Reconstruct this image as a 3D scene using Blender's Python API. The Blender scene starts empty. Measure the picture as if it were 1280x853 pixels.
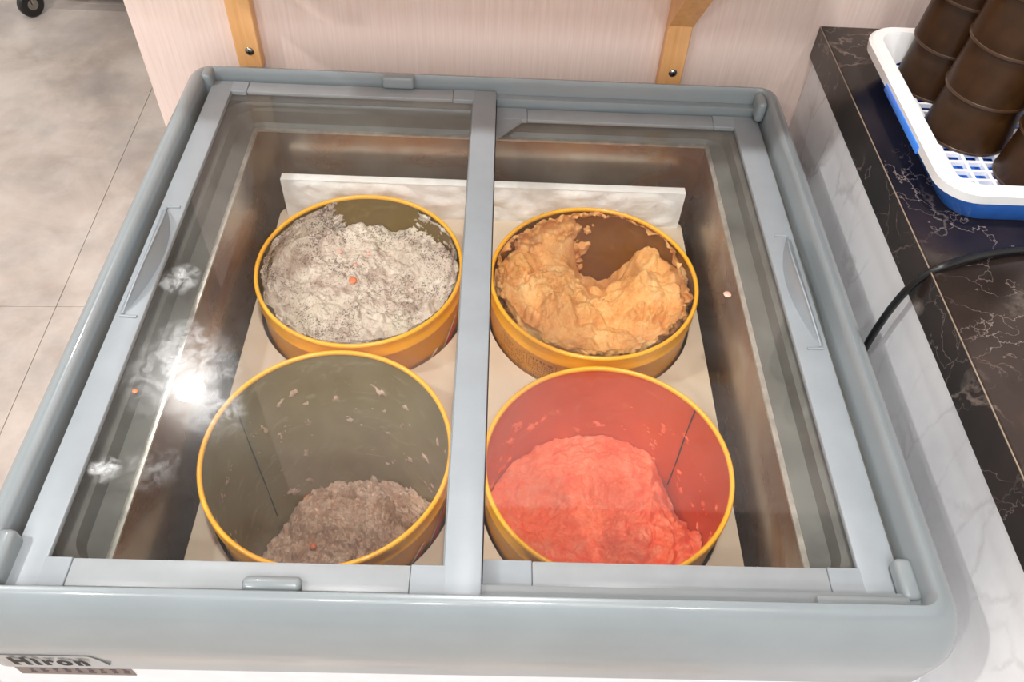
import bpy, bmesh, math, random
from mathutils import Vector, Matrix, noise
random.seed(7)
C = bpy.context.scene.collection
SC = bpy.context.scene
S, LID = 0.6, 0.86           # layout unit in metres; height of the lids above the floor

def P(x, y, z):              # layout units (camera at 0,0,0; lids at z=-1) to metres
    return Vector((x*S, y*S, (z+1)*S + LID))
FLOOR = -1 - LID/S

# ------------------------------------------------------------------ camera
cam = bpy.data.objects.new('camera', bpy.data.cameras.new('camera')); C.objects.link(cam)
cam.data.sensor_width = 36; cam.data.lens = 36*1019/1280; cam.data.clip_start = 0.02
Rx = Vector((0.99912, 0.03085, 0.02839)); Ry = Vector((0.00565, -0.77016, 0.63782)); Rz = Vector((0.04154, -0.63710, -0.76966))
M = Matrix(((Rx[0], -Rx[1], -Rx[2]), (Ry[0], -Ry[1], -Ry[2]), (Rz[0], -Rz[1], -Rz[2]))).to_4x4()
M.translation = P(0, 0, 0)
cam.matrix_world = M
SC.camera = cam

# ------------------------------------------------------------------ world and exposure
w = bpy.data.worlds.new('world'); SC.world = w; w.use_nodes = True
w.node_tree.nodes['Background'].inputs[0].default_value = (1.0, 0.97, 0.93, 1)
w.node_tree.nodes['Background'].inputs[1].default_value = 0.85
SC.view_settings.view_transform = 'Standard'
SC.view_settings.look = 'None'
SC.view_settings.gamma = 1
SC.view_settings.exposure = 0.0
DOWNLIGHT_W = 13

# ------------------------------------------------------------------ materials
def lin(c):
    return tuple((v/255/12.92 if v/255 <= 0.04045 else ((v/255+0.055)/1.055)**2.4) for v in c) + (1,)
class NT:
    def __init__(s, name):
        s.m = bpy.data.materials.new(name); s.m.use_nodes = True
        s.t = s.m.node_tree; s.b = s.t.nodes['Principled BSDF']; s.out = s.t.nodes['Material Output']
        s._co = None
    def n(s, typ, **kw):
        nd = s.t.nodes.new(typ)
        for k, v in kw.items():
            if hasattr(nd, k) and k not in ('inputs',): setattr(nd, k, v)
        return nd
    def l(s, a, b): s.t.links.new(a, b)
    def setin(s, sock, v):
        if hasattr(v, 'is_output'): s.l(v, sock)
        else: sock.default_value = v
    def co(s):
        if not s._co: s._co = s.n('ShaderNodeTexCoord').outputs['Object']
        return s._co
    def map(s, scale=(1,1,1), loc=(0,0,0), rot=(0,0,0), src=None):
        m = s.n('ShaderNodeMapping'); s.l(src or s.co(), m.inputs[0])
        m.inputs['Scale'].default_value = scale; m.inputs['Location'].default_value = loc; m.inputs['Rotation'].default_value = rot
        return m.outputs[0]
    def noise(s, scale, detail=4, rough=0.55, dist=0, src=None, col=False):
        t = s.n('ShaderNodeTexNoise'); s.l(src or s.co(), t.inputs['Vector'])
        t.inputs['Scale'].default_value = scale; t.inputs['Detail'].default_value = detail
        t.inputs['Roughness'].default_value = rough; t.inputs['Distortion'].default_value = dist
        return t.outputs['Color' if col else 'Fac']
    def voro(s, scale, feature='F1', src=None, out='Distance', rnd=1):
        t = s.n('ShaderNodeTexVoronoi'); t.feature = feature; s.l(src or s.co(), t.inputs['Vector'])
        t.inputs['Scale'].default_value = scale; t.inputs['Randomness'].default_value = rnd
        return t.outputs[out]
    def ramp(s, f, stops, interp='LINEAR'):
        r = s.n('ShaderNodeValToRGB'); s.l(f, r.inputs[0]); r.color_ramp.interpolation = interp
        e = r.color_ramp.elements
        while len(e) < len(stops): e.new(0.5)
        for i, (p, c) in enumerate(stops):
            e[i].position = p; e[i].color = c if len(c) == 4 else lin(c)
        return r.outputs[0]
    def fr(s, f, a, b, lo=0.0, hi=1.0):
        r = s.n('ShaderNodeMapRange'); s.l(f, r.inputs[0])
        for i, v in zip((1,2,3,4), (a, b, lo, hi)): r.inputs[i].default_value = v
        return r.outputs[0]
    def mix(s, f, a, b, mode='MIX'):
        m = s.n('ShaderNodeMix'); m.data_type = 'RGBA'; m.blend_type = mode
        s.setin(m.inputs[0], f)
        for sock, v in ((m.inputs[6], a), (m.inputs[7], b)):
            s.setin(sock, lin(v) if isinstance(v, tuple) and len(v) == 3 else v)
        return m.outputs[2]
    def math(s, op, a, b=0.0, c=0.0):
        m = s.n('ShaderNodeMath'); m.operation = op
        for i, v in enumerate((a, b, c)): s.setin(m.inputs[i], v)
        return m.outputs[0]
    def bump(s, h, strength, dist=0.002):
        b = s.n('ShaderNodeBump'); s.l(h, b.inputs['Height']); b.inputs['Strength'].default_value = strength
        b.inputs['Distance'].default_value = dist; s.l(b.outputs[0], s.b.inputs['Normal'])
    def set(s, col=None, rough=None, metal=None, spec=None, coat=None, sss=None):
        if col is not None: s.setin(s.b.inputs['Base Color'], lin(col) if isinstance(col, tuple) and len(col) == 3 else col)
        if rough is not None: s.setin(s.b.inputs['Roughness'], rough)
        if metal is not None: s.setin(s.b.inputs['Metallic'], metal)
        if spec is not None: s.b.inputs['Specular IOR Level'].default_value = spec
        if coat is not None: s.b.inputs['Coat Weight'].default_value = coat; s.b.inputs['Coat Roughness'].default_value = 0.06
        if sss is not None:
            s.b.inputs['Subsurface Weight'].default_value = sss; s.b.inputs['Subsurface Scale'].default_value = 0.004
            s.b.inputs['Subsurface Radius'].default_value = (1, .6, .4)
        return s.m
def plain(name, col, rough=0.5, metal=0, bumpy=0, var=0.06, scale=30, coat=None, spec=None):
    t = NT(name); n = t.noise(scale, 5)
    dark = tuple(c*(1-var) for c in col); lite = tuple(min(255, c*(1+var)) for c in col)
    c = t.ramp(n, [(0.3, dark), (0.7, lite)])
    if bumpy: t.bump(t.noise(scale*8, 4), bumpy, 0.001)
    return t.set(c, rough, metal, spec, coat)

GREY = plain('grey_moulded_plastic', (134,141,144), 0.3, var=0.025, scale=14, coat=0.6)
GREYM = plain('grey_lid_frame_plastic', (146,152,157), 0.42, var=0.03, scale=20, bumpy=0.04)
RAILM = plain('grey_painted_rail', (150,154,157), 0.35, var=0.02, scale=40)
COLLAR = plain('dull_grey_collar', (98,99,94), 0.32, var=0.14, scale=18)
WHITEB = plain('white_painted_sheet', (236,238,242), 0.4, var=0.02)
BLACK = plain('black_rubber', (22,22,23), 0.35, var=0.2, bumpy=0.05)
DARKGAP = plain('black_seal', (16,16,17), 0.7, var=0.3)
CHROME = plain('steel_screw', (150,148,142), 0.25, 1.0)
LOGO = plain('black_logo_ink', (10,9,10), 0.6)
LOGOLINE = plain('grey_logo_outline', (92,90,88), 0.4)

def m_steel():
    t = NT('brown_mottled_stainless_liner')
    br = t.noise(9, 4, src=t.map((1,1,0.35)))
    brown_mask = t.noise(5.5, 6, 0.6, 0.7, src=t.map((1,1,1.6)))
    fine = t.noise(160, 3)
    c = t.ramp(br, [(0.3, (150,136,118)), (0.7, (196,184,168))])
    c = t.mix(t.fr(brown_mask, 0.47, 0.66, 0, 0.8), c, (158,104,48))  # brown patches mixed over the steel tone by noise
    c = t.mix(t.fr(t.noise(14, 8, 0.7, 0.4, src=t.map(loc=(3,1,2))), 0.56, 0.72, 0, 0.4), c, (196,192,184))
    t.bump(fine, 0.05, 0.0006)
    return t.set(c, t.fr(brown_mask, 0.3, 0.7, 0.18, 0.32), 0.78)
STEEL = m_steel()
def m_flange():
    t = NT('frosted_bright_flange')
    c = t.ramp(t.noise(60, 5), [(0.35, (168,164,154)), (0.65, (206,202,192))])
    return t.set(c, 0.3, 0.55)
FLANGE = m_flange()
def m_frost():
    t = NT('frost_covered_board')
    n = t.noise(26, 7, 0.62); n2 = t.noise(120, 4)
    c = t.ramp(n, [(0.3, (240,236,230)), (0.6, (255,254,250))])
    t.bump(t.math('ADD', n, t.math('MULTIPLY', n2, 0.35)), 0.6, 0.004)
    return t.set(c, 0.32, sss=0.15)
FROST = m_frost()
PLATE = plain('white_plastic_plate', (208,190,168), 0.4, var=0.03, scale=18, bumpy=0.05)

def m_tub(name, base, print_dark=False):
    t = NT(name)
    c = t.ramp(t.noise(10, 3), [(0.3, base), (0.7, tuple(min(255, v*1.07) for v in base))])
    c = t.mix(t.fr(t.noise(240, 3), 0.62, 0.72, 0, 0.25), c, (214,150,60))
    return t.set(c, 0.33, coat=0.15)
TUB = m_tub('yellow_printed_tub', (255,172,34))
LIP = m_tub('yellow_tub_lip', (255,176,40))
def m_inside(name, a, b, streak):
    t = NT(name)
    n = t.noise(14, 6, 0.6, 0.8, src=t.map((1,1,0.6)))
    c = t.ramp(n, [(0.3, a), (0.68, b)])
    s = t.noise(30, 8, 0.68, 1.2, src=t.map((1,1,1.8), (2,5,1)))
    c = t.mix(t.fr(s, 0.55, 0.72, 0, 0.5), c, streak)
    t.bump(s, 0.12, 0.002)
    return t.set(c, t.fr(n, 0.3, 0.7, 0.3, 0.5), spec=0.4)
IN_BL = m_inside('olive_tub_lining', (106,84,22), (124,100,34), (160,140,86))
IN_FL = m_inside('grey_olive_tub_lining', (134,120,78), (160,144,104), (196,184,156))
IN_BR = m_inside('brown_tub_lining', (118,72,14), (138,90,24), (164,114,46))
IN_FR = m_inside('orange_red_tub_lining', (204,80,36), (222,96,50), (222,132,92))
SEAM = plain('dark_tub_seam', (60,48,40), 0.5)

def m_ice(name, stops, speck=None, smooth_col=None, rough=0.55, fine=0.6, sss=0.12):
    t = NT(name)
    n = t.noise(34, 8, 0.66, 0.6)
    c = t.ramp(n, stops)
    if smooth_col:
        c = t.mix(t.fr(t.noise(11, 3, src=t.map(loc=(4,4,4))), 0.5, 0.66, 0, 0.75), c, smooth_col)
    if speck:
        v = t.voro(150, src=t.mix(0.03, t.co(), t.noise(300, 3, col=True)))
        big = t.noise(24, 4, src=t.map(loc=(1,8,2)))
        thr = t.fr(big, 0.36, 0.66, 0.16, 0.48)
        f = t.math('LESS_THAN', v, thr)
        c = t.mix(t.math('MULTIPLY', f, 0.85), c, speck)
    t.bump(t.math('ADD', t.noise(150, 6, 0.7), t.noise(420, 3)), fine, 0.0035)
    return t.set(c, rough, sss=sss, spec=0.35)
ICE_BL = m_ice('cookie_vanilla_ice_cream', [(0.34, (178,154,138)), (0.5, (222,204,188)), (0.7, (242,230,214))], speck=(88,68,60), smooth_col=(232,220,198))
ICE_BR = m_ice('caramel_ice_cream', [(0.3, (216,142,70)), (0.5, (244,180,106)), (0.7, (252,208,144))], smooth_col=(234,170,104))
ICE_FR = m_ice('coral_red_ice_cream', [(0.3, (255,106,68)), (0.5, (255,130,90)), (0.72, (255,160,126))], fine=0.55)
ICE_FL = m_ice('taro_ice_cream', [(0.3, (188,148,122)), (0.5, (228,190,164)), (0.72, (244,216,194))], fine=0.6)
FRUIT = plain('orange_fruit_bit', (246,128,84), 0.4, var=0.1)
FRUITP = plain('pale_pink_bit', (242,176,156), 0.45, var=0.1)

def m_glass():
    t = NT('dusty_lid_glass')
    tr = t.n('ShaderNodeBsdfTransparent'); tr.inputs[0].default_value = (0.98, 0.985, 0.98, 1)
    gl = t.n('ShaderNodeBsdfGlossy'); gl.inputs['Roughness'].default_value = 0.012
    fz = t.n('ShaderNodeFresnel')
    t.l(t.fr(t.n('ShaderNodeNewGeometry').outputs['Backfacing'], 0, 1, 1.34, 1/1.34), fz.inputs[0])   # leaving the pane, the ratio inverts
    m1 = t.n('ShaderNodeMixShader'); t.l(fz.outputs[0], m1.inputs[0]); t.l(tr.outputs[0], m1.inputs[1]); t.l(gl.outputs[0], m1.inputs[2])
    g2 = t.n('ShaderNodeBsdfGlossy'); g2.inputs['Roughness'].default_value = 0.16
    m3 = t.n('ShaderNodeMixShader'); m3.inputs[0].default_value = 0.008; t.l(m1.outputs[0], m3.inputs[1]); t.l(g2.outputs[0], m3.inputs[2])
    df = t.n('ShaderNodeBsdfDiffuse'); df.inputs[0].default_value = (0.85, 0.86, 0.87, 1)
    geo = t.n('ShaderNodeNewGeometry').outputs['Position']
    wob = t.noise(30, 5, 0.65, src=geo, col=True)
    mm = t.n('ShaderNodeMix'); mm.data_type = 'VECTOR'; mm.inputs[0].default_value = 0.035
    t.l(geo, mm.inputs[4]); t.l(wob, mm.inputs[5])
    dirt = None
    for (x, y, r, a) in ((-0.511,0.935,0.034,0.42), (-0.515,0.572,0.022,0.5), (-0.455,0.74,0.085,0.30), (-0.47,0.80,0.05,0.28),
                         (-0.40,0.68,0.055,0.22), (-0.455,0.58,0.04,0.14)):
        p = P(x, y, -0.987)
        d = t.n('ShaderNodeVectorMath'); d.operation = 'DISTANCE'; t.l(mm.outputs[1], d.inputs[0])
        d.inputs[1].default_value = (p.x*0.965+0.035*0.5, p.y*0.965+0.035*0.5, p.z*0.965+0.035*0.5)
        f = t.fr(d.outputs['Value'], r*S, r*S*0.35, 0, a)
        dirt = f if dirt is None else t.math('MAXIMUM', dirt, f)
    sm = t.noise(60, 8, 0.7, 1.0, src=geo)
    dirt = t.math('MULTIPLY', dirt, t.fr(sm, 0.42, 0.62, 0.05, 1.0))
    dust = t.fr(t.noise(12, 8, 0.7, src=geo), 0.35, 0.75, 0.004, 0.022)
    dirt = t.math('ADD', dirt, dust)
    m2 = t.n('ShaderNodeMixShader'); t.l(dirt, m2.inputs[0]); t.l(m3.outputs[0], m2.inputs[1]); t.l(df.outputs[0], m2.inputs[2])
    t.l(m2.outputs[0], t.out.inputs[0])
    return t.m
GLASS = m_glass()

def m_wall():
    t = NT('pink_linen_grain_panel')
    g = t.noise(1.0, 6, 0.7, src=t.map((260, 260, 9)))
    g2 = t.noise(1.0, 5, 0.6, src=t.map((60, 60, 2.5), (3,3,3)))
    c = t.ramp(g, [(0.3, (230,204,192)), (0.7, (246,226,217))])
    c = t.mix(t.fr(g2, 0.35, 0.7, 0, 0.4), c, (240,216,206))
    c = t.mix(t.fr(t.noise(30, 4), 0.74, 0.8, 0, 0.5), c, (196,150,120))
    return t.set(c, 0.42)
WALL = m_wall()
def m_wood():
    t = NT('orange_beech_wood')
    g = t.noise(1.0, 5, 0.6, 0.6, src=t.map((90, 90, 6)))
    c = t.ramp(g, [(0.3, (224,164,104)), (0.7, (242,188,128))])
    return t.set(c, 0.4)
WOOD = m_wood()
def m_floor():
    t = NT('beige_grey_stone_vinyl')
    src = t.co()
    n = t.noise(3.2, 8, 0.6, 0.5); n2 = t.noise(9, 8, 0.65, 0.6, src=t.map((1.1,1.3,1), (5,2,0)))
    c = t.ramp(n, [(0.3, (168,152,142)), (0.5, (202,186,175)), (0.7, (222,208,198))])
    c = t.mix(t.fr(n2, 0.45, 0.7, 0, 0.55), c, (214,204,196))
    c = t.mix(t.fr(t.noise(5, 6, 0.6, src=t.map(loc=(9,9,9))), 0.46, 0.66, 0, 0.6), c, (164,154,150))
    return t.set(c, 0.45)
FLOORM = m_floor()
JOINT = plain('dark_floor_joint', (142,130,122), 0.8)
def m_blackmarble():
    t = NT('black_veined_marble')
    wob = t.noise(7, 6, 0.6, 0.3, col=True)
    v = t.mix(0.13, t.co(), wob)
    d1 = t.voro(8, 'DISTANCE_TO_EDGE', src=v); d2 = t.voro(21, 'DISTANCE_TO_EDGE', src=t.mix(0.08, v, t.noise(14, 5, col=True)))
    base = t.ramp(t.noise(5, 5, 0.6), [(0.35, (24,19,18)), (0.62, (52,42,38)), (0.78, (86,70,62))])
    k1 = t.math('MULTIPLY', t.fr(d1, 0.0, 0.018, 1, 0), t.fr(t.noise(9, 4, src=t.map(loc=(2,2,2))), 0.44, 0.68, 0, 0.38))
    k2 = t.math('MULTIPLY', t.fr(d2, 0.0, 0.013, 1, 0), t.fr(t.noise(8, 4, src=t.map(loc=(6,1,2))), 0.45, 0.68, 0, 0.7))
    c = t.mix(k1, base, (206,186,172)); c = t.mix(k2, c, (176,158,150))
    c = t.mix(t.math('MULTIPLY', t.fr(d1, 0.0, 0.12, 0.8, 0), t.fr(t.noise(6, 6, src=t.map(loc=(7,7,1))), 0.58, 0.7, 0, 1)), c, (190,176,168))
    return t.set(c, 0.2, spec=0.5)
MARB = m_blackmarble()
def m_whitemarble():
    t = NT('white_grey_veined_marble')
    src = t.map((1, 2.2, 1.0), rot=(0.5, 0, 0))
    wob = t.mix(0.10, src, t.noise(6, 6, 0.65, col=True))
    d = t.voro(10, 'DISTANCE_TO_EDGE', src=wob)
    base = t.ramp(t.noise(5, 7, 0.6), [(0.3, (222,222,226)), (0.6, (250,250,252))])
    k = t.math('MULTIPLY', t.fr(d, 0, 0.05, 1, 0), t.fr(t.noise(10, 5, src=t.map(loc=(1,4,3))), 0.44, 0.68, 0, 0.38))
    c = t.mix(k, base, (150,138,132))
    return t.set(c, 0.3)
WMARB = m_whitemarble()
TRAYW = plain('white_tray_plastic', (246,246,246), 0.3, var=0.01)
TRAYB = plain('royal_blue_plastic', (66,138,255), 0.2, var=0.06, coat=0.3)
def m_cup():
    t = NT('smoky_brown_plastic')
    c = t.ramp(t.noise(40, 5), [(0.3, (56,34,16)), (0.7, (80,52,28))])
    tr = t.n('ShaderNodeBsdfTransparent'); tr.inputs[0].default_value = (0.30, 0.19, 0.10, 1)
    t.set(c, 0.32, spec=0.45)
    mx = t.n('ShaderNodeMixShader'); mx.inputs[0].default_value = 0.33
    t.l(t.b.outputs[0], mx.inputs[1]); t.l(tr.outputs[0], mx.inputs[2]); t.l(mx.outputs[0], t.out.inputs[0])
    return t.m
CUP = m_cup()
CUPLIP = plain('brown_cup_lip', (72,50,34), 0.28)
CEIL = plain('grey_ceiling_paint', (150,146,140), 0.8)
def m_emit(name, col, k):
    t = NT(name); e = t.n('ShaderNodeEmission'); e.inputs[0].default_value = col; e.inputs[1].default_value = k
    t.l(e.outputs[0], t.out.inputs[0]); return t.m
LAMP = m_emit('lit_lamp_disc', (0.86, 0.93, 1.0, 1), 110)
TUBEL = m_emit('lit_tube', (1.0, 0.95, 0.86, 1), 14)
STICKER = plain('brown_grey_sticker', (118,104,98), 0.45, var=0.12, scale=70)
STICKT = plain('dark_sticker_print', (70,62,78), 0.5)
PRINT = plain('brown_tub_print', (128,66,12), 0.5)
REDP = plain('red_tub_print', (206,54,36), 0.4)
WHITEP = plain('cream_tub_print', (240,226,196), 0.4)

# ------------------------------------------------------------------ builders
class B:
    """collects shapes in layout units; obj() links them as one mesh"""
    def __init__(s): s.v = []; s.f = []
    def add(s, vs, fs):
        o = len(s.v); s.v += [Vector(v) for v in vs]; s.f += [tuple(i+o for i in f) for f in fs]; return s
    def bm(s, bm):
        bm.verts.ensure_lookup_table(); bm.verts.index_update()
        s.add([v.co.copy() for v in bm.verts], [[v.index for v in f.verts] for f in bm.faces]); bm.free(); return s
    def box(s, x0, x1, y0, y1, z0, z1, bev=0.0, seg=2, rz=0, vert=False):
        b = bmesh.new(); bmesh.ops.create_cube(b, size=1)
        for v in b.verts:
            v.co = Vector(((x1-x0)*v.co.x, (y1-y0)*v.co.y, (z1-z0)*v.co.z))
        if bev:
            es = b.edges[:] if not vert else [e for e in b.edges if abs(e.verts[0].co.z-e.verts[1].co.z) > 1e-6]
            bmesh.ops.bevel(b, geom=es, offset=bev, segments=seg, affect='EDGES', profile=0.5)
        for v in b.verts:
            v.co = Matrix.Rotation(rz, 3, 'Z') @ v.co + Vector(((x0+x1)/2, (y0+y1)/2, (z0+z1)/2))
        return s.bm(b)
    def lathe(s, prof, c=(0,0,0), n=64, rx=1, ry=1, a0=0, a1=None):
        full = a1 is None; a1 = 2*math.pi if full else a1
        k = n if full else n+1; vs = []; fs = []
        for (r, z) in prof:
            for i in range(k):
                a = a0 + (a1-a0)*i/n
                vs.append((c[0]+r*rx*math.cos(a), c[1]+r*ry*math.sin(a), c[2]+z))
        for j in range(len(prof)-1):
            for i in range(n):
                i2 = (i+1) % k
                fs.append((j*k+i, j*k+i2, (j+1)*k+i2, (j+1)*k+i))
        return s.add(vs, fs)
    def tube(s, pts, r, n=10, cap=True, closed=False):
        pts = [Vector(p) for p in pts]; m = len(pts); vs = []; fs = []; up = Vector((0,0,1))
        for i, p in enumerate(pts):
            a = pts[(i-1) % m] if closed else pts[max(0,i-1)]; b = pts[(i+1) % m] if closed else pts[min(m-1,i+1)]
            t = (b-a).normalized(); x = t.cross(up)
            if x.length < 1e-3: x = t.cross(Vector((0,1,0)))
            x.normalize(); y = x.cross(t); rr = r[i] if isinstance(r, (list, tuple)) else r
            for k in range(n):
                q = 2*math.pi*k/n; vs.append(p + (x*math.cos(q)+y*math.sin(q))*rr)
        for i in range(m if closed else m-1):
            for k in range(n):
                j = (i+1) % m
                fs.append((i*n+k, i*n+(k+1) % n, j*n+(k+1) % n, j*n+k))
        if cap and not closed: fs += [tuple(range(n))[::-1], tuple(range((m-1)*n, m*n))]
        return s.add(vs, fs)
    def loops(s, loops, close=True):
        k = len(loops[0]); vs = [p for l in loops for p in l]; fs = []
        for j in range(len(loops)-1):
            for i in range(k if close else k-1):
                fs.append((j*k+i, j*k+(i+1) % k, (j+1)*k+(i+1) % k, (j+1)*k+i))
        return s.add(vs, fs)
    def obj(s, name, mat, parent=None, origin=None, smooth=False, angle=40, kind=None):
        o0 = Vector(parent['o'] if parent is not None else (origin or (0,0,0)))
        me = bpy.data.meshes.new(name)
        me.from_pydata([(v-o0)*S for v in s.v], [], s.f); me.materials.append(mat)
        b = bmesh.new(); b.from_mesh(me); bmesh.ops.remove_doubles(b, verts=b.verts, dist=1e-6)
        bmesh.ops.recalc_face_normals(b, faces=b.faces); b.to_mesh(me); b.free()
        if smooth:
            me.polygons.foreach_set('use_smooth', [True]*len(me.polygons))
            try: me.set_sharp_from_angle(angle=math.radians(angle))
            except Exception: pass
        ob = bpy.data.objects.new(name, me); C.objects.link(ob)
        ob['o'] = tuple(o0)
        if parent is not None: ob.parent = parent
        else: ob.location = P(*o0)
        if kind: ob['kind'] = kind
        return ob
def tag(o, label, cat, group=None):
    o['label'] = label; o['category'] = cat
    if group: o['group'] = group
    return o
def thing(name, label, cat, origin, group=None):
    o = bpy.data.objects.new(name, None); C.objects.link(o); o.location = P(*origin); o['o'] = tuple(origin)
    o.empty_display_size = 0.05
    return tag(o, label, cat, group)
def lbl(o, text): o['label'] = text; return o
def rrect(x0, x1, y0, y1, r, n=8):
    pts = []
    for cx, cy, a in ((x1-r, y1-r, 0), (x0+r, y1-r, 90), (x0+r, y0+r, 180), (x1-r, y0+r, 270)):
        for i in range(n+1):
            q = math.radians(a+90*i/n); pts.append((cx+r*math.cos(q), cy+r*math.sin(q)))
    return pts
def L3(p2, z): return [(x, y, z) for x, y in p2]

# ------------------------------------------------------------------ setting: floor, partition wall, ceiling
WY = 1.60
fl = B().box(-6, 4, -3, 8, FLOOR-0.1, FLOOR-0.006).obj('floor', JOINT, origin=(0,0,FLOOR-0.1), kind='structure')
rot = math.radians(2.0); px, py = -1.689, 2.12
for i in range(-3, 4):
    for j in range(-2, 4):
        cx, cy = (i+0.5)*2.0, (j+0.5)*2.3
        x = px + cx*math.cos(rot) - cy*math.sin(rot); y = py + cx*math.sin(rot) + cy*math.cos(rot)
        if not (-5 < x < 3 and -2 < y < 8): continue
        B().box(x-0.9988, x+0.9988, y-1.1488, y+1.1488, FLOOR-0.008, FLOOR, 0.0008, 1, rot).obj('floor_tile', FLOORM, parent=fl)
wl = B().box(-0.772, 2.6, WY, WY+0.09, FLOOR, 0.95, 0.003).obj('wall_back', WALL, origin=(0,WY,FLOOR), kind='structure')
ZC = -1 + 1.98/S
cl = B().box(-6, 4, -4, 8, ZC, ZC+0.1).obj('ceiling', CEIL, origin=(0,0,ZC), kind='structure')

# ceiling lamps
def downlight(x, y, label, watts=DOWNLIGHT_W, group=None, r=0.11):
    t = thing('ceiling_downlight', label, 'lamp', (x, y, ZC), group)
    B().lathe([(r*1.25, 0), (r*1.25, -0.02), (r*1.05, -0.03), (r, -0.012)], (x, y, ZC), 32).obj('trim_ring', WHITEB, t, smooth=True)
    B().lathe([(0.0001, -0.036), (r*0.98, -0.034), (r, -0.012)], (x, y, ZC), 32).obj('diffuser', LAMP, t)
    ld = bpy.data.lights.new('lamp_light', 'AREA'); ld.shape = 'DISK'; ld.size = 2*r*S; ld.energy = watts; ld.color = (1.0, 0.97, 0.93)
    lo = bpy.data.objects.new('lamp_light', ld); C.objects.link(lo); lo.parent = t; lo.location = (0, 0, -0.042*S)
    return t
downlight(-1.88, 3.04, 'round ceiling downlight whose glare shows in the left glass lid', r=0.085)
for (nm, x, y, k) in (('left of the freezer', -2.7, 0.3, 2.0), ('left of and behind the photographer', -2.3, -1.7, 0.95), ('behind the photographer, left of the tube lamp', -0.9, -2.6, 0.85), ('just behind the photographer', 0.3, -1.5, 0.7), ('beside the tube lamp at the right', 1.5, -2.8, 0.8), ('farthest from the partition', -0.3, -3.7, 0.9), ('added above the freezer front to light the tubs', 0.1, 0.3, 1.6)):  # the one above the freezer front is added to brighten the tub contents
    downlight(x, y, 'round ceiling downlight '+nm, DOWNLIGHT_W*k, group='ceiling downlights')
tl = thing('tube_lamp', 'long ceiling tube lamp mirrored as a line on the freezer front', 'lamp', (0.9, -2.4, ZC))
B().box(0.0, 2.0, -2.46, -2.34, ZC-0.05, ZC, 0.01).obj('lamp_housing', WHITEB, tl)
B().box(0.03, 1.97, -2.43, -2.37, ZC-0.075, ZC-0.05, 0.01).obj('tube', TUBEL, tl)

# ------------------------------------------------------------------ the freezer
XI0, XI1, YI0, YI1 = -0.601, 0.566, 0.398, 1.506
fz = thing('chest_freezer', 'grey and white ice cream chest freezer with two sliding glass lids', 'freezer', (-0.02, 0.95, FLOOR))
W = 0.066; WF = 0.053; WB = 0.046
inner = rrect(XI0, XI1, YI0, YI1, 0.022); outer = rrect(-0.680, XI1+W+0.004, YI0-WF, YI1+WB, 0.046)
def rimloop(t, z): return [(a[0]*(1-t)+b[0]*t, a[1]*(1-t)+b[1]*t, z) for a, b in zip(inner, outer)]
prof = [(0,-1.052), (0,-0.976), (0.025,-0.968), (0.09,-0.9625), (0.2,-0.963), (0.32,-0.968), (0.45,-0.979), (0.62,-1.0), (0.75,-1.024), (0.83,-1.046), (0.862,-1.062), (0.868,-1.070), (0.864,-1.080), (0.82,-1.140), (0.79,-1.143), (0.5,-1.143)]
B().loops([rimloop(t, z) for t, z in prof]).obj('rim', GREY, fz, smooth=True, angle=50)
# ledges carrying the upper lid, and the floor ring of the pit
B().box(XI0-0.003, XI1+0.003, 1.489, YI1+0.003, -1.03, -0.9977, 0.003).obj('track_ledge', GREY, fz, smooth=True)
B().box(XI0-0.003, XI1+0.003, YI0-0.003, 0.424, -1.03, -0.9977, 0.003).obj('track_ledge', GREY, fz, smooth=True)
LX0, LX1, LY0, LY1 = -0.507, 0.455, 0.478, 1.453
ring = [L3(rrect(XI0-0.004, XI1+0.004, YI0-0.004, YI1+0.004, 0.022), -1.0278), L3(rrect(-0.566, 0.516, 0.44, 1.488, 0.05), -1.0278),
        L3(rrect(-0.562, 0.512, 0.444, 1.484, 0.05), -1.034), L3(rrect(-0.548, 0.497, 0.455, 1.474, 0.045), -1.040), L3(rrect(-0.544, 0.493, 0.459, 1.470, 0.045), -1.066),
        L3(rrect(LX0-0.008, LX1+0.008, LY0-0.008, LY1+0.008, 0.01), -1.0745)]
B().loops(ring).obj('inner_collar', COLLAR, fz, smooth=True, angle=30)
def rect(d, z): return L3([(LX1+d, LY1+d), (LX0-d, LY1+d), (LX0-d, LY0-d), (LX1+d, LY0-d)], z)
B().loops([rect(0.0085, -1.0748), rect(0.0085, -1.0735), rect(0.0, -1.0735), rect(0.0, -1.078), rect(0.003, -1.078)]).obj('liner_flange', FLANGE, fz)
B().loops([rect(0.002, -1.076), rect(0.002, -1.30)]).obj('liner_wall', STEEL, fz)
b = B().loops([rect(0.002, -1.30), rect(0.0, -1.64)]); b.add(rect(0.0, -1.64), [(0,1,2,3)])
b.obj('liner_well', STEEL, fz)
# white cabinet below the rim
ob = rrect(-0.675, XI1+W-0.02, YI0-WF+0.0125, YI1+WB-0.008, 0.008)
ib = rrect(-0.648, XI1+W-0.03, YI0-WF+0.03, YI1+WB-0.03, 0.05)
b = B().loops([L3(ib, -1.1435), L3(ob, -1.1435), L3(ob, FLOOR+0.08), L3(ib, FLOOR+0.08)])
b.obj('cabinet_body', WHITEB, fz, smooth=True)
for sx in (-0.6, 0.55):
    for sy in (0.42, 1.47):
        B().lathe([(0.0001,0.08), (0.03, 0.08), (0.03, 0.07), (0.022, 0.065), (0.03, 0.02), (0.03, 0), (0.0001, 0)], (sx, sy, FLOOR), 20).obj('foot', BLACK, fz, smooth=True)
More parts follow.
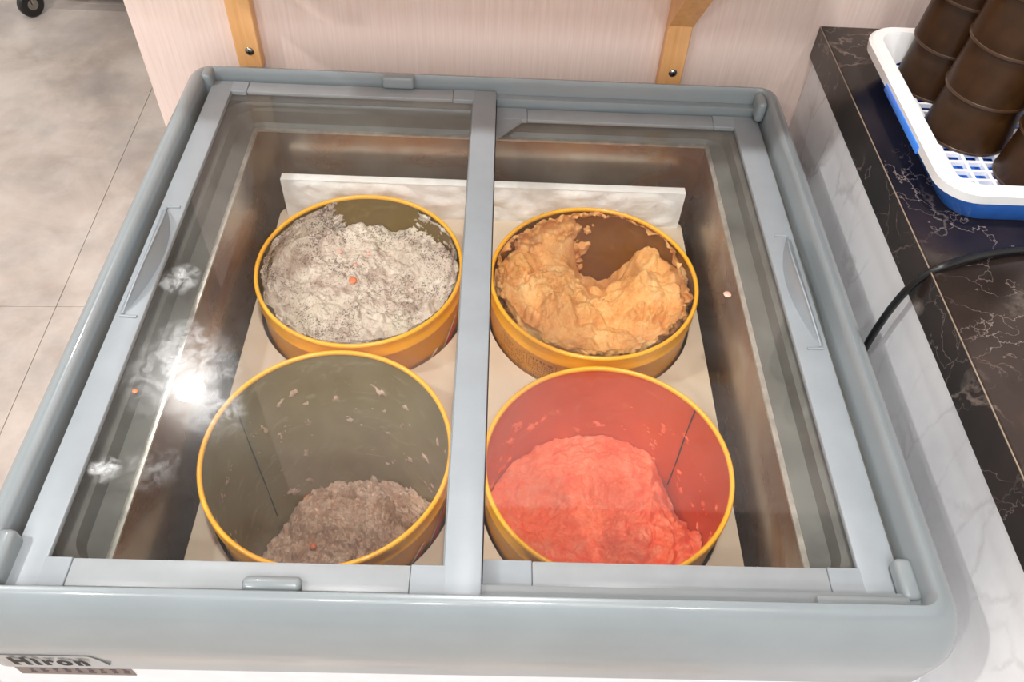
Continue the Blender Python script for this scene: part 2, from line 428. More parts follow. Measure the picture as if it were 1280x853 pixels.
# corner stops and catches on the rim
def stop(x, y, sx, sy, rz=0, z0=-1.02, z1=-0.956, bev=0.009):
    B().box(x-sx/2, x+sx/2, y-sy/2, y+sy/2, z0, z1, bev, 3, math.radians(rz)).obj('corner_stop', GREY, fz, smooth=True)
stop(XI0+0.004, YI1-0.010, 0.022, 0.040, z1=-0.9605)
stop(XI1-0.010, YI1-0.022, 0.020, 0.05, z0=-1.014, z1=-0.966)
stop(XI1-0.010, YI0+0.044, 0.024, 0.058, z0=-1.0165, z1=-0.992, bev=0.007)
stop(XI0+0.004, YI0+0.036, 0.026, 0.07, z1=-0.962)
B().box(-0.238, -0.172, 1.489, 1.513, -0.986, -0.9585, 0.006, 3).obj('lid_catch', GREY, fz, smooth=True)
B().box(-0.295, -0.222, 0.400, 0.419, -0.986, -0.974, 0.007, 3).obj('lid_catch', GREY, fz, smooth=True)
B().box(0.425, 0.545, 0.3985, 0.414, -1.02, -0.985, 0.003, 2).obj('track_stop', GREY, fz, smooth=True)
# maker's badge on the front of the rim: the panel outline, the lettering, and the sticker below
def front_pt(x, z, off=0.0012):
    zz = [(-1.046,0.83), (-1.062,0.862), (-1.070,0.868), (-1.080,0.864), (-1.140,0.82)]
    for (za, ta), (zb, tb) in zip(zz, zz[1:]):
        if zb <= z <= za: t = ta+(tb-ta)*(z-za)/(zb-za); break
    return (x, YI0-WF*t-off, z)
def text_mesh(s, size, sx, off):
    cu = bpy.data.curves.new('lettering', 'FONT'); cu.body = s; cu.size = size; cu.offset = off; cu.space_character = 1.3; cu.resolution_u = 4
    o = bpy.data.objects.new('lettering', cu); C.objects.link(o)
    me = bpy.data.meshes.new_from_object(o.evaluated_get(bpy.context.evaluated_depsgraph_get()))
    vs = [(v.co.x*sx, v.co.y) for v in me.vertices]; fs = [tuple(p.vertices) for p in me.polygons]
    bpy.data.objects.remove(o); bpy.data.meshes.remove(me)
    return vs, fs
try:
    vs, fs = text_mesh('Hiron', 0.046, 1.0, 0.0028)
    wd = max(v[0] for v in vs) - min(v[0] for v in vs); x00 = min(v[0] for v in vs); h0 = min(v[1] for v in vs); ht = max(v[1] for v in vs)-h0
    b = B(); b.add([front_pt(-0.609+(x-x00)/wd*0.098, -1.126+(y-h0)/ht*0.033, 0.0012) for x, y in vs], fs)
    b.obj('brand_lettering', LOGO, fz)
except Exception as e:
    print('text failed', e)
ln = [front_pt(x, z, 0.0) for x, z in [(-0.660+0.0098*i, -1.084) for i in range(17)] + [(-0.502,-1.0845), (-0.498,-1.088), (-0.4925,-1.10), (-0.486,-1.122)]]
B().tube(ln, 0.0011, 6).obj('badge_outline', LOGOLINE, fz)
yb = YI0-WF+0.0125
B().add([(-0.622,yb-0.001,-1.1425), (-0.468,yb-0.001,-1.1425), (-0.468,yb-0.001,-1.174), (-0.622,yb-0.001,-1.174), (-0.622,yb,-1.1425), (-0.468,yb,-1.1425), (-0.468,yb,-1.174), (-0.622,yb,-1.174)],
        [(0,1,2,3), (0,1,5,4), (3,2,6,7), (0,3,7,4), (1,2,6,5)]).obj('sticker', STICKER, fz)
b = B()
for i in range(9):
    x = -0.606+i*0.0155
    for k in range(4):
        zz = -1.15-0.0045*k; dx = random.uniform(0,0.003)
        b.box(x+dx, x+0.009+random.uniform(-0.003,0.001), yb-0.0014, yb-0.0009, zz-0.0014, zz)
b.obj('sticker_print', STICKT, fz)
# plate and frosted board inside
def plate():
    bm = bmesh.new(); edges = []
    def ringe(pts):
        vs = [bm.verts.new((x, y, 0)) for x, y in pts]
        for i in range(len(vs)): edges.append(bm.edges.new((vs[i], vs[(i+1) % len(vs)])))
    ringe(rrect(-0.479, 0.432, 0.502, 1.416, 0.025, 5))
    for (cx, cy) in TUBS.values():
        ringe([(cx+0.2085*math.cos(2*math.pi*i/64), cy+0.2085*math.sin(2*math.pi*i/64)) for i in range(64)])
    bmesh.ops.triangle_fill(bm, edges=edges, use_beauty=True)
    r = bmesh.ops.extrude_face_region(bm, geom=bm.faces[:])
    for g in r['geom']:
        if isinstance(g, bmesh.types.BMVert): g.co.z = -0.014
    for v in bm.verts: v.co.z += -1.255
    return bm
TUBS = {'BL': (-0.258, 1.1375), 'BR': (0.2035, 1.124), 'FR': (0.2015, 0.6985), 'FL': (-0.2585, 0.7115)}
pl = thing('tub_holder_plate', 'white plastic plate with four round holes inside the freezer', 'plate', (-0.02, 0.95, -1.64))
B().bm(plate()).obj('plate', PLATE, pl)
for (x, y) in ((-0.455,0.53), (-0.455,1.385), (0.41,0.52), (0.41,1.385), (-0.027,0.915)):
    B().box(x-0.012, x+0.012, y-0.012, y+0.012, -1.64, -1.269, 0.002).obj('support_leg', PLATE, pl)
fb = B()
n, m = 90, 14; x0, x1, zb, zt = -0.462, 0.422, -1.255, -1.155
vs = []; fs = []
for j in range(m+1):
    for i in range(n+1):
        x = x0+(x1-x0)*i/n; z = zb+(zt-zb)*j/m
        e = min(1, i/3, (n-i)/3, j/2, (m-j)/2)
        y = 1.392-0.004*e-0.006*e*noise.fractal(Vector((x*14, z*20, 3)), 0.7, 2, 4)
        vs.append((x, y, z))
for j in range(m):
    for i in range(n): fs.append((j*(n+1)+i, j*(n+1)+i+1, (j+1)*(n+1)+i+1, (j+1)*(n+1)+i))
fb.add(vs, fs); fb.box(x0, x1, 1.391, 1.412, zb, zt)
tag(fb.obj('frosted_board', FROST, origin=(-0.02,1.4,-1.255), smooth=True), 'white frost-covered board standing along the back of the freezer well', 'board')

# ------------------------------------------------------------------ sliding lids
def lid(name, label, x0, x1, y0, y1, zt, gx0, gx1, gy0, gy1, n0, n1, kind):
    th = 0.0105; zb = zt-th
    t = thing(name, label, 'lid', ((x0+x1)/2, (y0+y1)/2, zb))
    def mould(xa, xb, sx0, sx1, gus=None):           # side bar with its two corner nubs
        b = B(); b.box(xa, xb, y0, y1, zb, zt, 0.0025, 2)
        if sx1 > sx0:
            b.box(sx0, sx1, gy1, y1, zb+0.0004, zt-0.0001, 0.0012, 1); b.box(sx0, sx1, y0, gy0, zb+0.0004, zt-0.0001, 0.0012, 1)
        if gus: b.add([(px_, py_, z) for z in (zt-0.0006, zb+0.002) for px_, py_ in gus], [(0,1,2), (3,4,5), (0,1,4,3), (1,2,5,4), (0,2,5,3)])
        return b
    if kind == 'L':
        mould(x0, gx0, gx0-0.004, n0).obj('end_frame', GREYM, t, smooth=True)
        mould(gx1, x1, n1, gx1+0.004).obj('end_frame', GREYM, t, smooth=True)
    else:
        mould(x0, gx0, gx0-0.004, n0, [(gx0-0.002, gy1+0.002), (gx0+0.064, gy1+0.002), (gx0-0.002, gy1-0.076)]).obj('end_frame', GREYM, t, smooth=True)
        mould(gx1, x1, n1, gx1+0.004).obj('end_frame', GREYM, t, smooth=True)
    for ya, yb_ in ((gy1, y1), (y0, gy0)):
        B().box(n0+0.0004, n1-0.0004, ya+0.001, yb_-0.001, zb+0.001, zt-0.0006, 0.002, 2).obj('rail', RAILM, t, smooth=True)
        B().box(n0-0.004, n1+0.004, ya+0.002, yb_-0.002, zb+0.002, zt-0.004).obj('rail_core', DARKGAP, t)
    B().box(gx0-0.004, gx1+0.004, gy0-0.004, gy1+0.004, zb+0.003, zb+0.0075).obj('glass_pane', GLASS, t)
    # raised crescent pull with two end ridges
    s = 1 if kind == 'L' else -1
    ex = x0+0.006 if s > 0 else x1-0.006
    ya, yb_ = (0.850, 1.095) if s > 0 else (0.852, 1.108)
    yb0 = ya; N = 28; base = []; top = []; out = []; outz = []
    for i in range(N+1):
        u = i/N; y = ya+(yb_-ya)*u; sag = math.sin(math.pi*u)**0.85
        skew = (1+0.35*(u-0.5))
        base.append((ex+s*(0.008+0.026*sag*skew), y, zt))
        top.append((ex+s*(0.006+0.021*sag*skew), y, zt+0.0005+0.036*sag))
        outz.append((ex+s*(0.0005+0.004*sag), y, zt+0.0002+0.004*sag)); out.append((ex-s*0.001, y, zt-0.004))
    vs = base+top+outz+out; k = N+1; fs = []
    for r in range(3):
        for i in range(N): fs.append((r*k+i, r*k+i+1, (r+1)*k+i+1, (r+1)*k+i))
    B().add(vs, fs).obj('pull_handle', GREYM, t, smooth=True, angle=35)
    B().tube(top, 0.0016, 8).tube([base[-1], (ex+s*0.006, yb_+0.006, zt+0.001), (ex+s*0.030, yb_+0.007, zt+0.001)], 0.0024, 8) \
       .tube([base[0], (ex+s*0.004, ya-0.006, zt+0.001), (ex+s*0.030, ya-0.007, zt+0.001)], 0.0024, 8).obj('handle_ridge', GREYM, t, smooth=True)
    return t
lid('sliding_lid', 'left sliding glass lid with grey frame, lying over the other lid', -0.590, 0.0, 0.404, 1.500, -0.987, -0.546, -0.0485, 0.443, 1.464, -0.515, -0.09, 'L')
rl = lid('sliding_lid', 'right sliding glass lid with grey frame, running under the other lid', -0.052, 0.558, 0.427, 1.487, -1.017, -0.006, 0.504, 0.466, 1.447, 0.066, 0.462, 'R')
B().box(-0.0012, 0.0016, 0.43, 1.484, -1.0168, -0.9978).obj('brush_seal', DARKGAP, rl)

# ------------------------------------------------------------------ ice cream tubs
ZR, ZBOT, RT = -1.150, -1.64, 0.2005
def tub(key, name_label, inmat, seams, rx=1.0, ry=1.0, rz=0):
    cx, cy = TUBS[key]
    t = thing('ice_cream_tub', name_label, 'tub', (cx, cy, ZBOT))
    H = ZR-ZBOT
    B().lathe([(0.0001,0.0), (RT-0.004,0.0), (RT-0.001,0.003), (RT-0.001,H-0.045), (RT+0.002,H-0.041), (RT+0.0025,H-0.036), (RT,H-0.032), (RT,H-0.006)], (cx,cy,ZBOT), 96, rx, ry).obj('tub_wall', TUB, t, smooth=True)
    lip = [(RT-0.004+0.0042*math.cos(a), H-0.004+0.0048*math.sin(a)) for a in [math.pi*2*i/12 for i in range(13)]]
    B().lathe([(r+0.003, z) for r, z in lip], (cx,cy,ZBOT), 96, rx, ry).obj('rim_lip', LIP, t, smooth=True)
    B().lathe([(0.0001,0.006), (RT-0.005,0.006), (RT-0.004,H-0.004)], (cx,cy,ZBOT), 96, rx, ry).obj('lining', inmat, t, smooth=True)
    for (deg, zt_, zb_) in seams:
        a = math.radians(deg); r = RT-0.0058
        pts = [(cx+r*rx*math.cos(a+0.004*math.sin(k)), cy+r*ry*math.sin(a+0.004*math.sin(k)), zt_+(zb_-zt_)*k/6) for k in range(7)]
        B().tube(pts, 0.0013, 6).obj('wall_seam', SEAM, t)
    return t
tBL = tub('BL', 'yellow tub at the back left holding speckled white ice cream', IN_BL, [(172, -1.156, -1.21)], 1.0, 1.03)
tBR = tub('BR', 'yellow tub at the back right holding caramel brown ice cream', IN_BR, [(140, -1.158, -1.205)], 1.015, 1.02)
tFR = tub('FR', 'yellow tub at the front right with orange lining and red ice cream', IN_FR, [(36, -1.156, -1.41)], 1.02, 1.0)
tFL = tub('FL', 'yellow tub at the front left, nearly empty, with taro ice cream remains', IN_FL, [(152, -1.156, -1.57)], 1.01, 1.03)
def on_tub(c, a_deg, z, off=0.0008, s=(1,1)):
    a = math.radians(a_deg); r = RT-0.001+off
    return (c[0]+r*s[0]*math.cos(a), c[1]+r*s[1]*math.sin(a), z)
# printed text block on the back right tub (fine illegible characters and a ruled frame)
def print_block(t, c, s):
    b = B(); rnd = random.Random(5)
    def bar(a0, a1, z0, z1):
        b.add([on_tub(c,a0,z0,s=s), on_tub(c,a1,z0,s=s), on_tub(c,a1,z1,s=s), on_tub(c,a0,z1,s=s)], [(0,1,2,3)])
    def glyph(a, z, w, h):
        for _ in range(3): q = rnd.uniform(0.05, 0.8)*h; bar(a+w*0.05, a+w*rnd.uniform(0.6,0.95), z+q, z+q+h*0.11)
        for _ in range(2): q = rnd.uniform(0.05, 0.8)*w; bar(a+q, a+q+w*0.13, z+h*0.05, z+h*rnd.uniform(0.6,1))
    A0, A1 = 230.0, 248.0; zt_ = -1.200
    for a in (A0, A1): bar(a, a+0.25, -1.256, zt_)
    bar(A0, A1, zt_-0.0008, zt_)
    for i in range(7): glyph(A0+1.6+i*2.2, zt_-0.0105, 1.9, 0.0085)
    for r in range(4):
        for i in range(11):
            if rnd.random() < 0.85: glyph(A0+1+i*1.45, zt_-0.0175-r*0.0062, 1.15, 0.0048)
    for r in range(3):
        for i in range(8): glyph(A0+3.5+i*1.4, zt_-0.0445-r*0.006, 1.1, 0.0045)
    for r in range(8):
        for i in range(14):
            if rnd.random() < 0.7: glyph(A0-22+i*1.5, zt_-0.006-r*0.0066, 1.15, 0.0046)
    b.obj('printed_text', PRINT, t)
print_block(tBR, TUBS['BR'], (1.015,1.02))
def print_red(t, c, s, shift=0, zl=-1.32, zt_=-1.205):
    b = B(); w = B()
    for (a0, a1, zz) in ((318,330,zt_-0.03), (331,350,zt_)):
        N = 10
        for k in range(N):
            u0, u1 = k/N, (k+1)/N
            def strip(bb, e, off):
                q = []
                for u in (u0, u1):
                    zc = zl+(zz-zl)*u
                    am = a0+(a1-a0)*(0.25+0.75*u**1.5); hw = (a1-a0)*0.42*(1-u)**0.7+e
                    q += [on_tub(c, am-hw+shift, zc+e*0.003*u, off, s), on_tub(c, am+hw*0.4+shift, zc+e*0.003*u, off, s)]
                bb.add(q, [(0,1,3,2)])
            strip(w, 1.4, 0.0007); strip(b, 0.0, 0.0012)
    w.obj('printed_halo', WHITEP, t); b.obj('printed_emblem', REDP, t)
print_red(tBL, TUBS['BL'], (1.0,1.03), -8, -1.31, -1.22)
print_red(tFL, TUBS['FL'], (1.01,1.03), -6, -1.30, -1.205)

# ------------------------------------------------------------------ ice cream
def fbm(x, y, z, f, o=5, H=0.8): return noise.fractal(Vector((x*f, y*f, z*f)), H, 2.0, o)
def vor(x, y, f, seed=0):
    return noise.voronoi(Vector((x*f, y*f, seed)))[0][0]
def crack(x, y, f, seed, w=0.25):      # 1 on a clump, 0 in the crevice between clumps
    d = noise.voronoi(Vector((x*f, y*f, seed)))[0]
    return sst(0, w, d[1]-d[0])
def surface(key, hf, n_r=120, n_a=300, rx=1, ry=1):
    cx, cy = TUBS[key]; b = B(); vs = [(cx, cy, hf(0, 0))]; fs = []
    for j in range(1, n_r+1):
        r = (RT-0.0062)*j/n_r
        for i in range(n_a):
            a = 2*math.pi*i/n_a; x, y = r*math.cos(a)*rx, r*math.sin(a)*ry
            vs.append((cx+x, cy+y, hf(x, y)))
    for i in range(n_a): fs.append((0, 1+i, 1+(i+1) % n_a))
    for j in range(n_r-1):
        for i in range(n_a):
            p = 1+j*n_a; i2 = (i+1) % n_a
            fs.append((p+i, p+n_a+i, p+n_a+i2, p+i2))
    # body below the surface, down to the tub bottom
    k = len(vs); p = 1+(n_r-1)*n_a
    for i in range(n_a):
        v = vs[p+i]; vs.append((v[0], v[1], ZBOT+0.008))
    for i in range(n_a): fs.append((p+i, k+i, k+(i+1) % n_a, p+(i+1) % n_a))
    fs.append(tuple(range(k, k+n_a)))
    return b.add(vs, fs)
def residue(key, tf, z0, z1, n_a=340, n_z=70, rx=1, ry=1):
    cx, cy = TUBS[key]; vs = []; th = []; fs = []
    for j in range(n_z+1):
        z = z0+(z1-z0)*j/n_z
        for i in range(n_a):
            a = 2*math.pi*i/n_a; t = tf(math.degrees(a), z, math.cos(a)*RT, math.sin(a)*RT); th.append(t)
            r = RT-0.0045-max(t, -0.002)
            vs.append((cx+r*rx*math.cos(a), cy+r*ry*math.sin(a), z))
    for j in range(n_z):
        for i in range(n_a):
            q = (j*n_a+i, j*n_a+(i+1) % n_a, (j+1)*n_a+(i+1) % n_a, (j+1)*n_a+i)
            if max(th[k] for k in q) > 0: fs.append(q)
    return B().add(vs, fs)
def bump1(a, c, w):                     # smooth window on an angle in degrees
    d = (a-c+180) % 360-180; return max(0.0, 1-(d/w)**2)
def sst(a, b, x):
    t = min(1, max(0, (x-a)/(b-a))); return t*t*(3-2*t)

# speckled vanilla: high bowl, deeper at the back
def h_BL(x, y):
    r = math.hypot(x, y)/RT
    base = -1.238+0.012*math.exp(-((x+0.02)**2+(y+0.05)**2)/0.006)-0.012*math.exp(-((x-0.085)**2+(y-0.02)**2)/0.0025)
    base += 0.035*sst(0.72, 1.0, r)*(1-0.8*bump1(math.degrees(math.atan2(y, x)), 85, 50))
    wx = x+0.012*fbm(x, y, 31, 18, 3); wy = y+0.012*fbm(x, y, 32, 18, 3)
    return base+0.012*fbm(x, y, 1, 14)+0.006*fbm(x, y, 2, 60)+0.007*crack(wx, wy, 22, 7, 0.4)-0.010*abs(fbm(x, y, 3, 12, 3))
def t_BL(a, z, X, Y):
    f = fbm(X, Y, z, 22, 6, 0.6)*0.9+fbm(X, Y, z*1.2, 80, 3)*0.35
    low = sst(-1.155, -1.25, z)*0.5
    cover = 0.62
    cover -= 1.5*bump1(a, 88, 34)*(0.25+1.0*sst(-1.275, -1.235, z))
    cover -= 1.1*bump1(a, 40, 24)*sst(-1.27, -1.22, z)*sst(-1.158, -1.172, z)
    cover -= 1.1*bump1(a, 168, 13)*sst(-1.17, -1.18, z)
    cover += 0.5*bump1(a, 120, 22)
    v = cover+f*0.75+low*0.4
    return 0.010*min(1, v) if v > 0 else v*0.02
iBL = tag(surface('BL', h_BL, ry=1.03).obj('ice_cream', ICE_BL, origin=(*TUBS['BL'], ZBOT), smooth=True, angle=80), 'white ice cream with dark specks in the back left tub', 'ice cream')
residue('BL', t_BL, -1.275, -1.1535, ry=1.03).obj('wall_residue', ICE_BL, iBL, smooth=True, angle=80)

# caramel
def h_BR(x, y):
    r = math.hypot(x, y)/RT
    hole = math.exp(-(((x-0.035-0.02*fbm(x,y,8,14,3))/0.062)**4+((y-0.185-0.02*fbm(x,y,9,14,3))/0.095)**4))
    base = -1.236-0.15*hole
    base += 0.02*math.exp(-((x+0.07)**2+(y-0.0)**2)/0.004)
    base += 0.035*math.exp(-((x-0.115)**2+(y-0.035)**2)/0.0035)
    base -= 0.018*math.exp(-((x-0.03)**2+(y+0.05)**2)/0.003)
    base += 0.03*sst(0.75, 1.0, r)
    rid = abs(fbm(x+0.3, y, 3, 17, 4))
    wx = x+0.02*fbm(x, y, 21, 12, 3); wy = y+0.02*fbm(x, y, 22, 12, 3); rough = sst(-0.15, 0.25, fbm(x, y, 40, 9, 3))
    return base+0.018*fbm(x, y, 5, 11, 3)-0.014*rid+rough*(0.006*fbm(x, y, 6, 80)+0.012*crack(wx, wy, 26, 4, 0.35))+0.010*crack(wx, wy, 10, 6, 0.25)
def t_BR(a, z, X, Y):
    f = fbm(X, Y, z+5, 18, 6, 0.6)*0.9+fbm(X, Y, z+3, 70, 3)*0.3
    cover = 0.75+0.5*bump1(a, 265, 80)
    cover -= 1.9*bump1(a, 62, 38)*sst(-1.154, -1.170-0.012*bump1(a, 95, 40), z)
    cover -= 1.5*bump1(a, 22, 20)*sst(-1.165, -1.185, z)*sst(-1.30, -1.25, z)
    cover -= 1.7*bump1(a, 150, 16)*sst(-1.156, -1.166, z)*sst(-1.25, -1.21, z)
    v = cover+f*0.8
    return 0.016*min(1, v)*(1+0.5*f) if v > 0 else v*0.02
iBR = tag(surface('BR', h_BR, rx=1.015, ry=1.02).obj('ice_cream', ICE_BR, origin=(*TUBS['BR'], ZBOT), smooth=True, angle=80), 'scraped caramel brown ice cream in the back right tub', 'ice cream')
residue('BR', t_BR, -1.36, -1.153, rx=1.015, ry=1.02).obj('wall_residue', ICE_BR, iBR, smooth=True, angle=80)

# coral red
def h_FR(x, y):
    base = -1.372+0.03*math.exp(-((x+0.01)**2+(y-0.03)**2)/0.014)
    base -= 0.036*math.exp(-((x-0.035)**2+(y-0.045)**2)/0.0018)
    base -= 0.030*math.exp(-((x+0.115)**2+(y-0.03)**2)/0.0020)
    base -= 0.032*math.exp(-((x+0.03)**2+(y+0.04)**2)/0.0022)
    base += 0.03*math.exp(-((x-0.05)**2+(y+0.06)**2)/0.0014)
    base -= 0.10*sst(0.11, 0.2, x)*sst(0.0, 0.12, y+0.04)
    w = fbm(x, y, 9, 10, 3)
    chunk = sst(0.02, 0.08, x-y*0.6)
    return base+0.016*w-0.010*abs(fbm(x, y, 2, 24, 4))+0.004*fbm(x, y, 6, 70)+0.006*crack(x+0.03*fbm(x, y, 14, 12, 3), y+0.03*fbm(x, y, 15, 12, 3), 12, 9, 0.12)+chunk*0.012*crack(x+0.01*w, y+0.01*w, 26, 2, 0.3)
def t_crumb(seed, thr, sc=30):
    def f(a, z, X, Y):
        v = fbm(X+seed, Y, z, sc, 5, 0.6)-thr-0.9*sst(-1.25, -1.17, z)
        return 0.0035*min(1, v*3) if v > 0 else v*0.02
    return f
iFR = tag(surface('FR', h_FR, rx=1.02).obj('ice_cream', ICE_FR, origin=(*TUBS['FR'], ZBOT), smooth=True, angle=80), 'bright coral red ice cream with smooth scoop marks', 'ice cream')
residue('FR', t_crumb(3, 0.62), -1.40, -1.17, rx=1.02).obj('wall_residue', ICE_FR, iFR, smooth=True, angle=80)

# taro remains: crumbly heap in the bottom
def h_FL(x, y):
    base = -1.612+0.03*math.exp(-((x-0.05)**2+(y-0.06)**2)/0.012)+0.012*math.exp(-((x+0.06)**2+(y-0.02)**2)/0.006)
    wx = x+0.03*fbm(x, y, 11, 16, 4); wy = y+0.03*fbm(x, y, 12, 16, 4)
    lump = 0.5-vor(wx, wy, 17, 1); lump2 = 0.5-vor(wx, wy, 40, 3)
    return base+0.014*lump+0.004*lump2+0.018*crack(wx, wy, 20, 2, 0.22)+0.009*crack(wx+.3, wy, 44, 5, 0.22)+0.014*fbm(x, y, 4, 30)+0.008*fbm(x, y, 6, 70)-0.05*sst(-0.13, -0.19, x)*sst(0.0, 0.1, y)
iFL = tag(surface('FL', h_FL, rx=1.01, ry=1.03).obj('ice_cream', ICE_FL, origin=(*TUBS['FL'], ZBOT), smooth=True, angle=80), 'crumbly brownish taro ice cream left at the bottom of its tub', 'ice cream')
residue('FL', t_crumb(8, 0.66, 26), -1.56, -1.165, rx=1.01, ry=1.03).obj('wall_residue', ICE_FL, iFL, smooth=True, angle=80)
def bit(parent, hf, key, x, y, r, mat=FRUIT):
    c = TUBS[key]; lx, ly = x-c[0], y-c[1]
    bm = bmesh.new(); bmesh.ops.create_icosphere(bm, subdivisions=2, radius=r)
    z = hf(lx, ly)+r*0.35
    for v in bm.verts:
        v.co *= 1+0.25*noise.noise(v.co*90+Vector((x*50, 0, 0))); v.co.z *= 0.6; v.co += Vector((x, y, z))
    B().bm(bm).obj('fruit_piece', mat, parent, smooth=True)
bit(iBL, h_BL, 'BL', -0.283, 1.160, 0.009); bit(iBL, h_BL, 'BL', -0.286, 1.215, 0.006, FRUITP); bit(iBL, h_BL, 'BL', -0.262, 1.255, 0.005, FRUITP); bit(iBL, h_BL, 'BL', -0.325, 1.262, 0.005, FRUITP)
bit(iFL, h_FL, 'FL', -0.385, 0.865, 0.008); bit(iFL, h_FL, 'FL', -0.345, 0.735, 0.008); bit(iFL, h_FL, 'FL', -0.315, 0.835, 0.006, FRUITP); bit(iFL, h_FL, 'FL', -0.25, 0.745, 0.006, FRUITP)

# ------------------------------------------------------------------ crumbs and drops on the lids
def crumb(label, x, y, z, r, mat, sy=1.6):
    bm = bmesh.new(); bmesh.ops.create_icosphere(bm, subdivisions=2, radius=r)
    for v in bm.verts:
        v.co *= 1+0.3*noise.noise(v.co*120); v.co.z = max(0, v.co.z*0.5); v.co.y *= sy; v.co += Vector((x, y, z))
    tag(B().bm(bm).obj('ice_cream_drop', mat, origin=(x,y,z), smooth=True), label, 'drop')
crumb('orange crumb on the left glass lid near the lamp reflection', -0.517, 0.703, -0.9901, 0.004, FRUIT, 1.0)
crumb('pale pink drop on the right edge of the right glass lid', 0.410, 0.965, -1.0201, 0.007, FRUITP, 1.0)

# ------------------------------------------------------------------ wooden shelf brackets
def bracket(x, label, dz=0, zb=-1.006):
    t = thing('shelf_bracket', label, 'bracket', (x, WY, -1.006), 'wooden shelf brackets')
    hw = 0.0255; d = 0.026
    B().box(x-hw, x+hw, WY-d, WY, zb, -0.50, 0.002, 1).obj('wall_batten', WOOD, t)
    B().box(x-hw, x+hw, WY-0.38, WY-d-0.0005, -0.545, -0.50, 0.002, 1).obj('shelf_arm', WOOD, t)
    b = B(); y1, z1, y2, z2 = WY-d, -0.868+dz, WY-0.32, -0.545; th = 0.052
    q = [(y1, z1), (y1, z1+th*1.35), (y2+th, z2), (y2, z2)]
    b.add([(x+s*hw, yy, zz) for s in (-1, 1) for yy, zz in q], [(0,1,2,3), (4,5,6,7), (0,1,5,4), (1,2,6,5), (2,3,7,6), (3,0,4,7)])
    b.obj('diagonal_brace', WOOD, t)
    b = B(); z = zb+0.038; ys = WY-d
    b.lathe([(0.0001,0.0045), (0.005,0.0038), (0.0085,0.0015), (0.0095,0)], (0,0,0), 20)
    for i, v in enumerate(b.v): b.v[i] = Vector((x+0.004+v.x, ys-v.z, z+v.y))
    b.obj('screw', CHROME, t, smooth=True)
    b = B(); b.box(x+0.004-0.005, x+0.004+0.005, ys-0.0052, ys-0.0042, z-0.001, z+0.001); b.box(x+0.004-0.001, x+0.004+0.001, ys-0.0052, ys-0.0042, z-0.005, z+0.005)
    b.obj('screw_slot', BLACK, t)
bracket(-0.5305, 'left wooden shelf bracket screwed to the pink panel', 0.035, -1.001)
bracket(0.376, 'right wooden shelf bracket with its diagonal brace in view', 0.002, -1.012)
tag(B().box(-0.66, 0.62, WY-0.40, WY, -0.4995, -0.46, 0.004).obj('wall_shelf', WOOD, origin=(0,WY,-0.4995)), 'wooden wall shelf carried by the two brackets', 'shelf')

# ------------------------------------------------------------------ counter
CX, CZ = 0.672, -0.866
ct = thing('counter_cabinet', 'white marbled counter base beside the freezer', 'counter', (1.3, 0.4, FLOOR))
B().box(CX+0.011, 2.0, -0.9, WY-0.001, FLOOR, -0.937, 0.002).obj('side_panel', WMARB, ct)
wt = thing('worktop', 'black marble worktop with pale veins on the counter', 'worktop', (1.3, 0.4, -0.936))
B().box(CX+0.004, 2.02, -0.92, WY-0.001, CZ-0.02, CZ, 0.0).obj('top_slab', MARB, wt)
B().box(CX, CX+0.0115, -0.92, WY-0.001, -0.936, CZ-0.0005, 0.0008, 1).obj('edge_strip', MARB, wt)
B().box(CX+0.012, 2.0, -0.91, WY-0.002, -0.936, CZ-0.021).obj('core', BLACK, wt)
EDGE = plain('pale_edge_bead', (160,142,124), 0.4)
B().box(CX-0.0002, CX+0.0009, -0.92, WY-0.001, CZ-0.0010, CZ+0.0006).obj('edge_line', EDGE, wt)

# tray: blue basin with a white grid insert
TX0, TX1, TY0, TY1 = 0.697, 1.42, 0.975, 1.468
TZ = CZ
tr = thing('drain_tray', 'blue tray with white rimmed drainer insert on the black worktop', 'tray', (1.05, 1.22, TZ))
bb = [L3(rrect(TX0+0.047, TX1-0.047, TY0+0.032, TY1-0.032, 0.05), TZ+0.0005), L3(rrect(TX0+0.043, TX1-0.043, TY0+0.028, TY1-0.028, 0.055), TZ+0.004),
      L3(rrect(TX0+0.003, TX1-0.003, TY0+0.004, TY1-0.004, 0.06), TZ+0.060), L3(rrect(TX0+0.006, TX1-0.006, TY0+0.007, TY1-0.007, 0.06), TZ+0.060), L3(rrect(TX0+0.047, TX1-0.047, TY0+0.034, TY1-0.034, 0.05), TZ+0.006)]
b = B().loops(bb); k = len(bb[0]); b.add(bb[0], [tuple(range(k))]); b.add(bb[-1], [tuple(range(k))])
b.obj('blue_basin', TRAYB, tr, smooth=True)
zz = TZ+0.078
wi = [L3(rrect(TX0+0.002, TX1-0.002, TY0+0.002, TY1-0.002, 0.06), zz-0.022), L3(rrect(TX0, TX1, TY0, TY1, 0.06), zz-0.005), L3(rrect(TX0+0.005, TX1-0.005, TY0+0.005, TY1-0.005, 0.057), zz),
      L3(rrect(TX0+0.024, TX1-0.024, TY0+0.022, TY1-0.022, 0.04), zz), L3(rrect(TX0+0.028, TX1-0.028, TY0+0.025, TY1-0.025, 0.038), zz-0.004),
      L3(rrect(TX0+0.052, TX1-0.052, TY0+0.030, TY1-0.040, 0.048), TZ+0.028)]
B().loops(wi).obj('white_insert', TRAYW, tr, smooth=True)
b = B(); gx0, gx1, gy0, gy1 = TX0+0.052, TX1-0.052, TY0+0.030, TY1-0.040; gz = TZ+0.026; pit = 0.03
i = 0; y = gy0
y += 0.017
while y < gy1-0.014: b.box(gx0+0.015, gx1-0.015, y, y+0.006, gz-0.006, gz+0.002); y += pit*0.8
x = gx0+0.016
